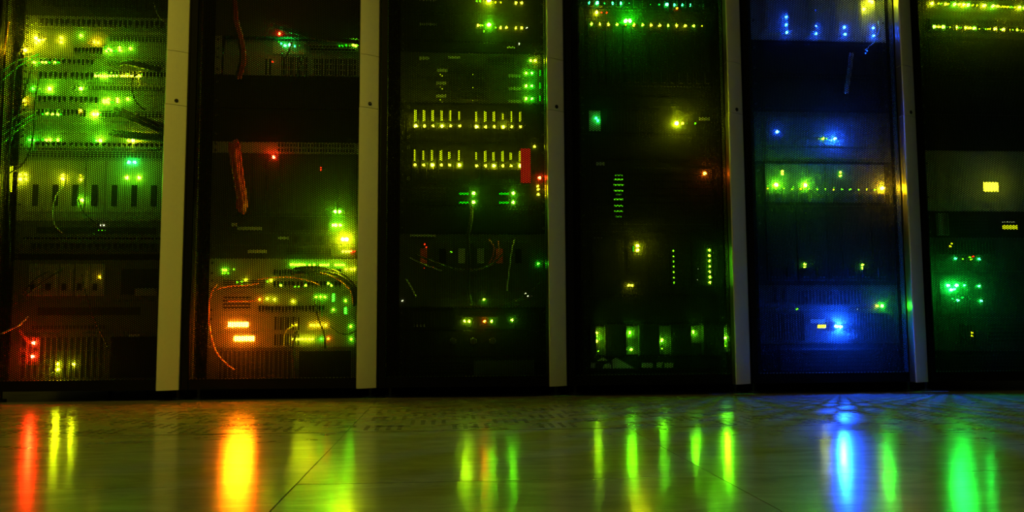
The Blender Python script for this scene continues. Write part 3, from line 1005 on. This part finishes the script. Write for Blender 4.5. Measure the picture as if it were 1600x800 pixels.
for i in range(8):
    d.box(.04 + i * .115, .04 + i * .115 + .105, .3, .9, -.003, .001, DGREY, 'drive_carrier', bevel=.001)
d.box(.04, .96, .05, .25, -.003, .001, DGREY, 'lower_bezel', bevel=.001)
d.yf -= .003
d.led(pts('1214,206 1304,217', 'b', 3) + pts('1304,217', 'b', 5, 6.0) + pts('1285.5,217', 'l', 2) + pts('1291.5,217', 'l', 1) + pts('1298,217 1279,217', 'w', 0))
d = Dev(4, 252, 322, 'blade_enclosure', 'black blade enclosure with a row of small green lights ending at a bright yellow one', 'blade enclosure', DARK)
n = 14
h = d.z1 - d.z0
for j in range(n):
    x0 = d.cx - .2205 + .441 * (.02 + .96 * j / n)
    x1 = d.cx - .2205 + .441 * (.02 + .96 * (j + 1) / n) - .0015
    bm = bmesh.new()
    bm_box(bm, x0, x1, d.yf - .004, d.yf + .001, d.z0 + h * .08, d.z0 + h * .93)
    bl = d.part('blade', bm, DGREY, bevel=.0012)
    bm = bmesh.new()
    bm_box(bm, x0 + .007, x1 - .007, d.yf - .012, d.yf - .004, d.z0 + h * .14, d.z0 + h * .27)
    d.part('lever', bm, DGREY, bl, bevel=.001)
d.yf -= .004
d.led([(1199 + j * 12.9, 295 + j * .12, 'l' if j % 4 else 'y', 1) for j in range(14)] + pts('1199,291 1239,292 1277,292 1303,293', 'l', 0))
d.led(pts('1212.5,289 1258,289.5', 'l', 4) + pts('1378,294.5', 'a', 4) + pts('1222,268 1222,272.5 1313,269.5 1313,275', 'l', 2))
d = Dev(4, 322, 446, 'blade_enclosure', 'tall black blade enclosure with two small green light pairs, dark otherwise', 'blade enclosure', DARK)
h = d.z1 - d.z0
for j in range(8):
    x0 = d.cx - .2205 + .441 * (.02 + .96 * j / 8)
    x1 = d.cx - .2205 + .441 * (.02 + .96 * (j + 1) / 8) - .0015
    bm = bmesh.new()
    bm_box(bm, x0, x1, d.yf - .004, d.yf + .001, d.z0 + h * .06, d.z0 + h * .94)
    bl = d.part('blade', bm, DARK, bevel=.0012)
    bm = bmesh.new()
    bm_box(bm, x0 + .012, x1 - .012, d.yf - .012, d.yf - .004, d.z0 + h * .1, d.z0 + h * .22)
    d.part('lever', bm, DARK, bl, bevel=.001)
d.yf -= .004
d.led(pts('1257,413 1257,418 1347,414 1347,419', 'l', 2))
d = Dev(4, 446, 484, 'rack_server', 'black server with one bright green light at its right end', 'server', DGREY, mul=3)
d.vents(.03, .17, .3, .95, 9).vents(.25, .75, .2, .8, 18)
d.plate(1240, 474, 14, 4, DGREY, 'name_plate').plate(1284, 475, 18, 3, DGREY, 'name_plate')
d.led(pts('1378,478', 'g', 3, 2.0) + pts('1370,478', 'y', 2, 1.0) + pts('1245,483', 'l', 1) + pts('1339,483', 'w', 0))
d = Dev(4, 484, 536, 'rack_server', 'black server with the dazzling blue light and a yellow oval beside it', 'server', DGREY)
d.plate(1235, 501, 16, 5, DGREY, 'name_plate').plate(1277, 502, 22, 6, GREY, 'name_plate').vents(.64, .96, .1, .9, 14, rows=3).vents(.04, .3, .1, .9, 12)
d.glow(1284, 510, 12, 4, 'y', 70, 'light_bar')
d.led(pts('1306,510 1313,510.5', 'b', 4, .3) + pts('1310,510', 'b', 5, 36.0))
d = Dev(4, 536, 597, 'power_unit', 'black power unit under the dazzling blue light', 'power unit', DARK)
d.slots(.1, .9, .15, .85, 6)

# ---- rack at the right end
def tape_row(dv, y0, y1, seq):
    for x, t in seq:
        dv.led([(x, y0 + (y1 - y0) * (x - 1456) / 144, 'l' if (int(x) % 3 == 0) else 'y', t)])


d = Dev(5, -70, 22, 'network_switch', 'network switch at the photo top right with an uneven row of yellow lights', 'network switch', DGREY)
d.ports(.03, .97, .25, .75, 6, 8, 2)
tape_row(d, 5.5, 12.5, [(1456, 3), (1466, 1), (1470, 1), (1477, 2), (1481, 1), (1491, 3), (1498, 2), (1505, 3), (1512, 3), (1515.5, 0), (1519, 1), (1526, 1), (1537, 3), (1551, 3), (1558, 2), (1561, 1), (1564.5, 1), (1568, 1), (1571, 1), (1574, 1), (1578, 1), (1581, 1), (1585, 1), (1592, 3), (1599, 2), (1606, 2), (1614, 1), (1622, 3), (1630, 1)])
d = Dev(5, 22, 60, 'network_switch', 'network switch with the second uneven row of yellow lights, top right', 'network switch', DGREY)
d.ports(.03, .97, .25, .75, 6, 8, 2)
tape_row(d, 42, 48, [(1458.5, 3), (1462, 1), (1465.5, 2), (1469, 1), (1473, 3), (1479, 0), (1483, 1), (1487, 0), (1493.5, 3), (1497, 1), (1500, 1), (1507.5, 3), (1514.5, 2), (1518, 1), (1521.5, 3), (1529, 1), (1533, 0), (1536, 0), (1539, 1), (1543, 1), (1546.5, 1), (1553.5, 3), (1560, 0), (1563, 1), (1567, 3), (1577, 1), (1581, 1), (1587.5, 2), (1591, 0), (1594, 1), (1600, 3), (1608, 1), (1616, 2), (1624, 1)])
for i, (a, b_) in enumerate(((60, 120), (120, 180), (180, 236))):
    d = Dev(5, a, b_, 'filler_plate', ('black blank panel directly under the yellow light rows, top right', 'black blank panel, middle of the three between the light rows and the yellow square', 'black blank panel, lowest of the three above the yellow square')[i], 'blank panel', DARK, 'blank panels in the rack at the right end')
    d.box(.04, .96, .1, .9, -.0015, .001, DARK, 'raised_field', bevel=.0008)
d = Dev(5, 236, 330, 'tape_library', 'tape library with a glowing yellow square display', 'tape library', GREY)
d.box(.04, .96, .06, .94, -.001, .001, GREY, 'front_cover', bevel=.0008)
d.slots(.04, .15, .1, .9, 5)
d.glow(1548, 292, 23, 14, 'y', 80, 'display')
d = Dev(5, 330, 372, 'rack_server', 'dark server with a small yellow bar display, right end rack', 'server', DARK)
d.vents(.03, .12, .1, .9, 6, GREY).slots(.2, .45, .2, .8, 5)
d.glow(1577.5, 355, 24, 6.5, 'y', 1.6, 'display', sampled=False)
d.led(row(1566, 347, 1584, 347, 6, 'w', 0))
d = Dev(5, 372, 424, 'rack_server', 'dark server with a sparse row of tiny green and red lights, right end rack', 'server', DGREY)
d.vents(.03, .5, .5, .95, 18)
d.led(pts('1484,385 1486,381', 'y', 1) + pts('1492,404 1529,405', 't', 2) + pts('1504,405 1515,402 1517,405.5', 'l', 1) + pts('1520,401', 'r', 1))
d = Dev(5, 424, 496, 'storage_server', 'server with the bright clump of blue-green lights at its left end', 'server', DGREY, mul=2.2)
for i in range(8):
    d.box(.03 + i * .118, .03 + i * .118 + .11, .08, .92, -.002, .001, DGREY, 'drive_carrier', bevel=.001)
d.yf -= .002
d.led(pts('1481,446 1485,453 1494,446', 't', 3, 2.5) + pts('1490,452 1506,446 1529.5,447', 't', 2) + pts('1496,469 1532.5,470', 't', 2) + pts('1488,467 1503,465', 't', 1))
d = Dev(5, 496, 548, 'rack_server', 'dark server with one tiny pair of yellow lights, near the right rack bottom', 'server', DGREY)
d.vents(.16, .3, .2, .8, 6).slots(.4, .9, .2, .8, 5)
d.led(pts('1518,520 1518,525', 'y', 1) + pts('1527,517', 'l', 0))
d = Dev(5, 548, 597, 'power_unit', 'black power unit at the bottom of the right end rack', 'power unit', DARK)
d.slots(.1, .9, .15, .85, 5)

# ------------------------------------------------------------------ red tag and cables
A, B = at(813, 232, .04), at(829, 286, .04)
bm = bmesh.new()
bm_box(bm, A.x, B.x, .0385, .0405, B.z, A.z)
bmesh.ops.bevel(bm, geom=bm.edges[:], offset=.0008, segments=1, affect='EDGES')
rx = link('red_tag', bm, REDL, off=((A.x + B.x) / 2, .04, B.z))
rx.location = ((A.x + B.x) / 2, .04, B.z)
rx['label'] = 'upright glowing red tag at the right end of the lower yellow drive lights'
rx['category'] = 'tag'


def cable(label, ps, r, m, group=None, name='network_cable', cat='cable'):
    """ps: (x, y, depth) along the cable"""
    P = [at(x, y, Y) for x, y, Y in ps]
    o = P[0].copy()
    bm = bmesh.new()
    bm_tube(bm, spline(P), r, 6)
    c = link(name, bm, m, off=o, smooth=True)
    c.location = o
    c['label'] = label
    c['category'] = cat
    if group:
        c['group'] = group
    return c


def bundle(label, ps, r, n, m, group=None, spread=1.0):
    P = [at(x, y, Y) for x, y, Y in ps]
    o = P[0].copy()
    rt_ = random.Random(len(label) * 7 + n)
    root = empty('cable_bundle', label, 'cable bundle', o, group)
    for i in range(n):
        a = i * 2.399
        rr_ = r * 1.9 * math.sqrt(i + .3) * spread
        bm = bmesh.new()
        Q = [p + Vector((math.cos(a) * rr_ * .5, math.sin(a) * rr_ * .35, math.sin(a) * rr_ * .6)) + Vector((rt_.uniform(-1, 1), 0, rt_.uniform(-1, 1))) * r * .4 for p in P]
        bm_tube(bm, spline(Q), r, 6)
        link('strand', bm, m[i % len(m)] if isinstance(m, list) else m, root, off=o, smooth=True)
    return root


GC = 'thin cords at the left of the green-lit rack'
for lab, ps, r, m in (
    ('thin green cord slanting down left from below the leftmost amber light', [(48, 92, .045), (30, 103, .03), (12, 118, .026), (4, 126, .024)], .0022, CGRN),
    ('thin green cord running from the four-light switch to the lower left', [(62, 84, .05), (44, 90, .036), (22, 98, .026), (4, 112, .024)], .0022, CGRN),
    ('pale green cord fanning from the middle switches to the left edge', [(55, 178, .05), (40, 186, .03), (20, 200, .026), (4, 210, .024)], .0022, CGRN),
    ('pale green cord lowest of the fan beside the left post', [(58, 184, .05), (44, 190, .03), (24, 206, .028), (4, 224, .024)], .0022, CGRN),
    ('grey cord arcing across the left edge above the row of green lights', [(60, 172, .05), (34, 178, .028), (14, 190, .022), (4, 197, .022)], .0022, CGRY),
    ('black cord hanging from the three-light switch down past the square green block', [(60, 122, .05), (58, 140, .03), (54, 165, .026), (53, 200, .026), (48, 232, .026), (34, 258, .03), (12, 272, .04)], .0030, CBLK),
    ('black cord hanging left of the amber light into the darkness', [(52, 100, .05), (44, 125, .024), (36, 150, .015), (28, 180, .015), (18, 215, .015), (8, 250, .02)], .0030, CBLK),
    ('black cord dropping beside the left edge of the green-lit rack', [(40, 60, .045), (26, 95, .016), (20, 140, .007), (18, 190, .007), (14, 250, .007), (14, 330, .016), (16, 420, .026)], .0032, CBLK),
    ('grey cord looping from the router down to the black slot', [(100, 290, .046), (88, 306, .03), (82, 330, .026), (86, 352, .028), (98, 364, .045)], .0020, CGRY),
    ('dark cord hanging from the lime light of the router', [(123, 312, .05), (130, 330, .03), (146, 346, .028), (156, 352, .05)], .0024, CBLK),
    ('dark cord arcing right of the long light row down to the cable bundles', [(219, 113, .05), (208, 122, .03), (206, 138, .028), (212, 158, .028), (226, 172, .03)], .0024, CBLK),
    ('orange cord rising along the left edge past the amber lights', [(14, 34, .026), (12, 50, .024), (9, 66, .024), (6, 84, .026)], .0026, CORG),
    ('red-lit grey cord above the two red lights, upper of the pair', [(44, 495, .05), (30, 508, .03), (14, 516, .026), (2, 522, .024)], .0024, CGRY),
    ('red-lit cord end bending down to the upper red light', [(30, 516, .03), (36, 524, .03), (42, 531, .036), (48, 536, .05)], .0045, CRED),
    ('dark cord sagging across the card modules to the left', [(100, 420, .048), (80, 432, .03), (60, 446, .026), (40, 462, .03), (20, 476, .04)], .0024, CBLK),
    ('dark cord from the second card module to the lower left', [(76, 424, .048), (58, 434, .03), (44, 448, .028), (34, 462, .04)], .0024, CBLK),
    ('dark cord running from the right card module along the rack bottom', [(128, 428, .048), (132, 450, .03), (140, 475, .028), (148, 500, .03), (170, 545, .04)], .0022, CBLK),
    ('thin grey cord arcing in the dark top right corner of the green-lit rack', [(240, 4, .03), (246, 22, .024), (256, 34, .02), (266, 40, .022)], .0014, CGRY),
):
    cable(lab, ps, r, m, GC)
GB = 'thick black cable bundles of the green-lit rack'
bundle('thick black cable bundle, upper of two crossing the green-lit switches', [(178, 172, .045), (196, 178, .034), (222, 188, .030), (248, 198, .032), (268, 206, .038)], .0042, 9, CBLK, GB)
bundle('thick black cable bundle, lower of two crossing the green-lit switches', [(176, 208, .045), (196, 211, .034), (222, 214, .030), (250, 216, .032), (268, 217, .038)], .0042, 7, CBLK, GB)
bundle('black cable bundle arching over the switch with three light stacks', [(184, 101, .048), (200, 97, .036), (222, 103, .032), (250, 110, .034)], .0036, 5, CBLK, GB)
bundle('grey cable bundle hanging at the top left of the orange-display rack', [(366, -6, .035), (368, 30, .03), (376, 60, .03), (380, 90, .03), (372, 120, .035)], .0040, 7, [CGRY, CBLK, CRED], 'hanging bundles of the orange-display rack')
bundle('reddish cable bundle hanging straight down left of the lone red light', [(366, 226, .035), (368, 250, .03), (372, 280, .03), (377, 305, .03), (378, 326, .035)], .0052, 12, CRED, 'hanging bundles of the orange-display rack')  # red light falling on the strands is put into their colour
bundle('black cable bundle drooping from the red-lit patch to the column, near the rack top', [(428, 40, .035), (460, 50, .03), (500, 60, .03), (560, 66, .035)], .0030, 5, CBLK, 'hanging bundles of the orange-display rack')
bundle('thick dark cable bundle curving from the long green light row down to the column', [(460, 424, .048), (486, 422, .034), (514, 425, .03), (538, 434, .03), (552, 452, .032), (556, 474, .036)], .0036, 9, CBLK, 'hanging bundles of the orange-display rack')
bundle('dark cable bundle falling from the lower light row to the rack bottom', [(462, 520, .04), (458, 545, .03), (460, 570, .03), (464, 588, .036)], .0034, 4, CBLK, 'hanging bundles of the orange-display rack')
OC = 'cords of the orange-display rack'
for lab, ps, r, m in (
    ('long orange cord looping down the left side past both orange displays', [(340, 444, .05), (332, 455, .03), (327, 475, .026), (327, 505, .024), (331, 530, .024), (338, 550, .024), (350, 565, .026), (366, 578, .034)], .0026, CORG),
    ('orange cord running left from the switch lights to the loop', [(404, 443, .05), (384, 446, .032), (362, 447, .03), (338, 452, .03)], .0022, CORG),
    ('long thin orange cord arching over the scattered green lights', [(402, 437, .05), (424, 434, .032), (450, 433, .03), (476, 437, .03), (500, 445, .036)], .0018, CORG),
    ('orange cord following the thick dark bundle to the column', [(500, 426, .014), (520, 432, .012), (538, 444, .009), (548, 456, .009), (552, 476, .012)], .0018, CORG),
    ('thin orange cord lying straight above the upper orange display', [(356, 470.5, .05), (380, 470.5, .045), (400, 470, .05)], .0020, CORG),
    ('amber-lit cord drooping from the left end of the amber light row', [(464, 508, .048), (450, 514, .034), (444, 526, .03), (443, 540, .034)], .0020, CYEL),
    ('dark cord falling between the yellow lights and the amber row', [(492, 468, .048), (494, 484, .03), (498, 500, .03), (506, 520, .03), (508, 545, .036)], .0028, CBLK),
    ('green-lit cord hanging below the right of the three yellow lights', [(503, 468, .048), (502, 480, .032), (503, 494, .04)], .0018, CGRN),
    ('dark cord sagging to the column beneath the lower green bar', [(516, 510, .048), (530, 520, .03), (544, 522, .028), (558, 516, .034)], .0024, CBLK),
    ('thick black cord drooping through the green-glowing switch', [(456, 66, .06), (452, 78, .05), (446, 90, .044), (440, 84, .05)], .0030, CBLK),
    ('black cord slanting down across the green-lit cage', [(474, 88, .05), (468, 104, .04), (462, 122, .036)], .0032, CBLK),
):
    cable(lab, ps, r, m, OC)
TC = 'tangled cords of the yellow-drive-light rack'
for lab, ps, r, m in (
    ('thick black cord hanging in the gap below the left pair of green bars', [(738, 322, .045), (736, 345, .03), (732, 370, .028), (733, 410, .028), (732, 450, .03), (736, 476, .04)], .0060, CBLK),
    ('black cord swinging in a wide loop under the red glints', [(650, 398, .045), (680, 410, .03), (710, 420, .028), (745, 421, .028), (770, 412, .03), (786, 396, .04)], .0026, CBLK),
    ('grey cord slanting from the left edge to the tangle', [(640, 402, .04), (660, 412, .03), (690, 423, .03)], .0018, CGRY),
    ('red cord hanging right of the dark gap, inner of two', [(778, 376, .045), (780, 392, .034), (774, 404, .034), (768, 414, .04)], .0024, CRED),
    ('red cord hanging in a bow right of the dark gap, outer of two', [(764, 374, .045), (772, 386, .032), (770, 400, .03), (764, 412, .04)], .0024, CRED),
    ('white-lit cord dropping near the right edge of the tangle', [(804, 374, .045), (800, 390, .032), (796, 420, .03), (792, 455, .04)], .0022, CGRY),
    ('black cord crossing to the lone green light beside the column', [(806, 470, .045), (826, 458, .03), (846, 440, .03)], .0024, CBLK),
    ('grey cord drooping from the left edge to the bottom of the tangle', [(634, 436, .04), (642, 448, .03), (650, 464, .034)], .0026, CGRY),
):
    cable(lab, ps, r, m, TC)
cable('thin blue cord curving beside the right pair of blue lights', [(1372, 34, .045), (1374, 42, .03), (1373, 50, .03), (1369, 56, .045)], .0018, CBLU, 'cords of the blue-lit rack')
cable('pale blue-lit cord hanging under the paired blue lights', [(1330, 84, .04), (1328, 105, .03), (1325, 125, .03), (1322, 146, .038)], .0075, CSLT, 'cords of the blue-lit rack')  # wide bluish tube stands in for a dim upright glow
cable('thin blue cord slanting from the right blue pair down to the blue glint', [(1366, 66, .045), (1360, 71, .03), (1352, 78, .045)], .0016, CBLU, 'cords of the blue-lit rack')
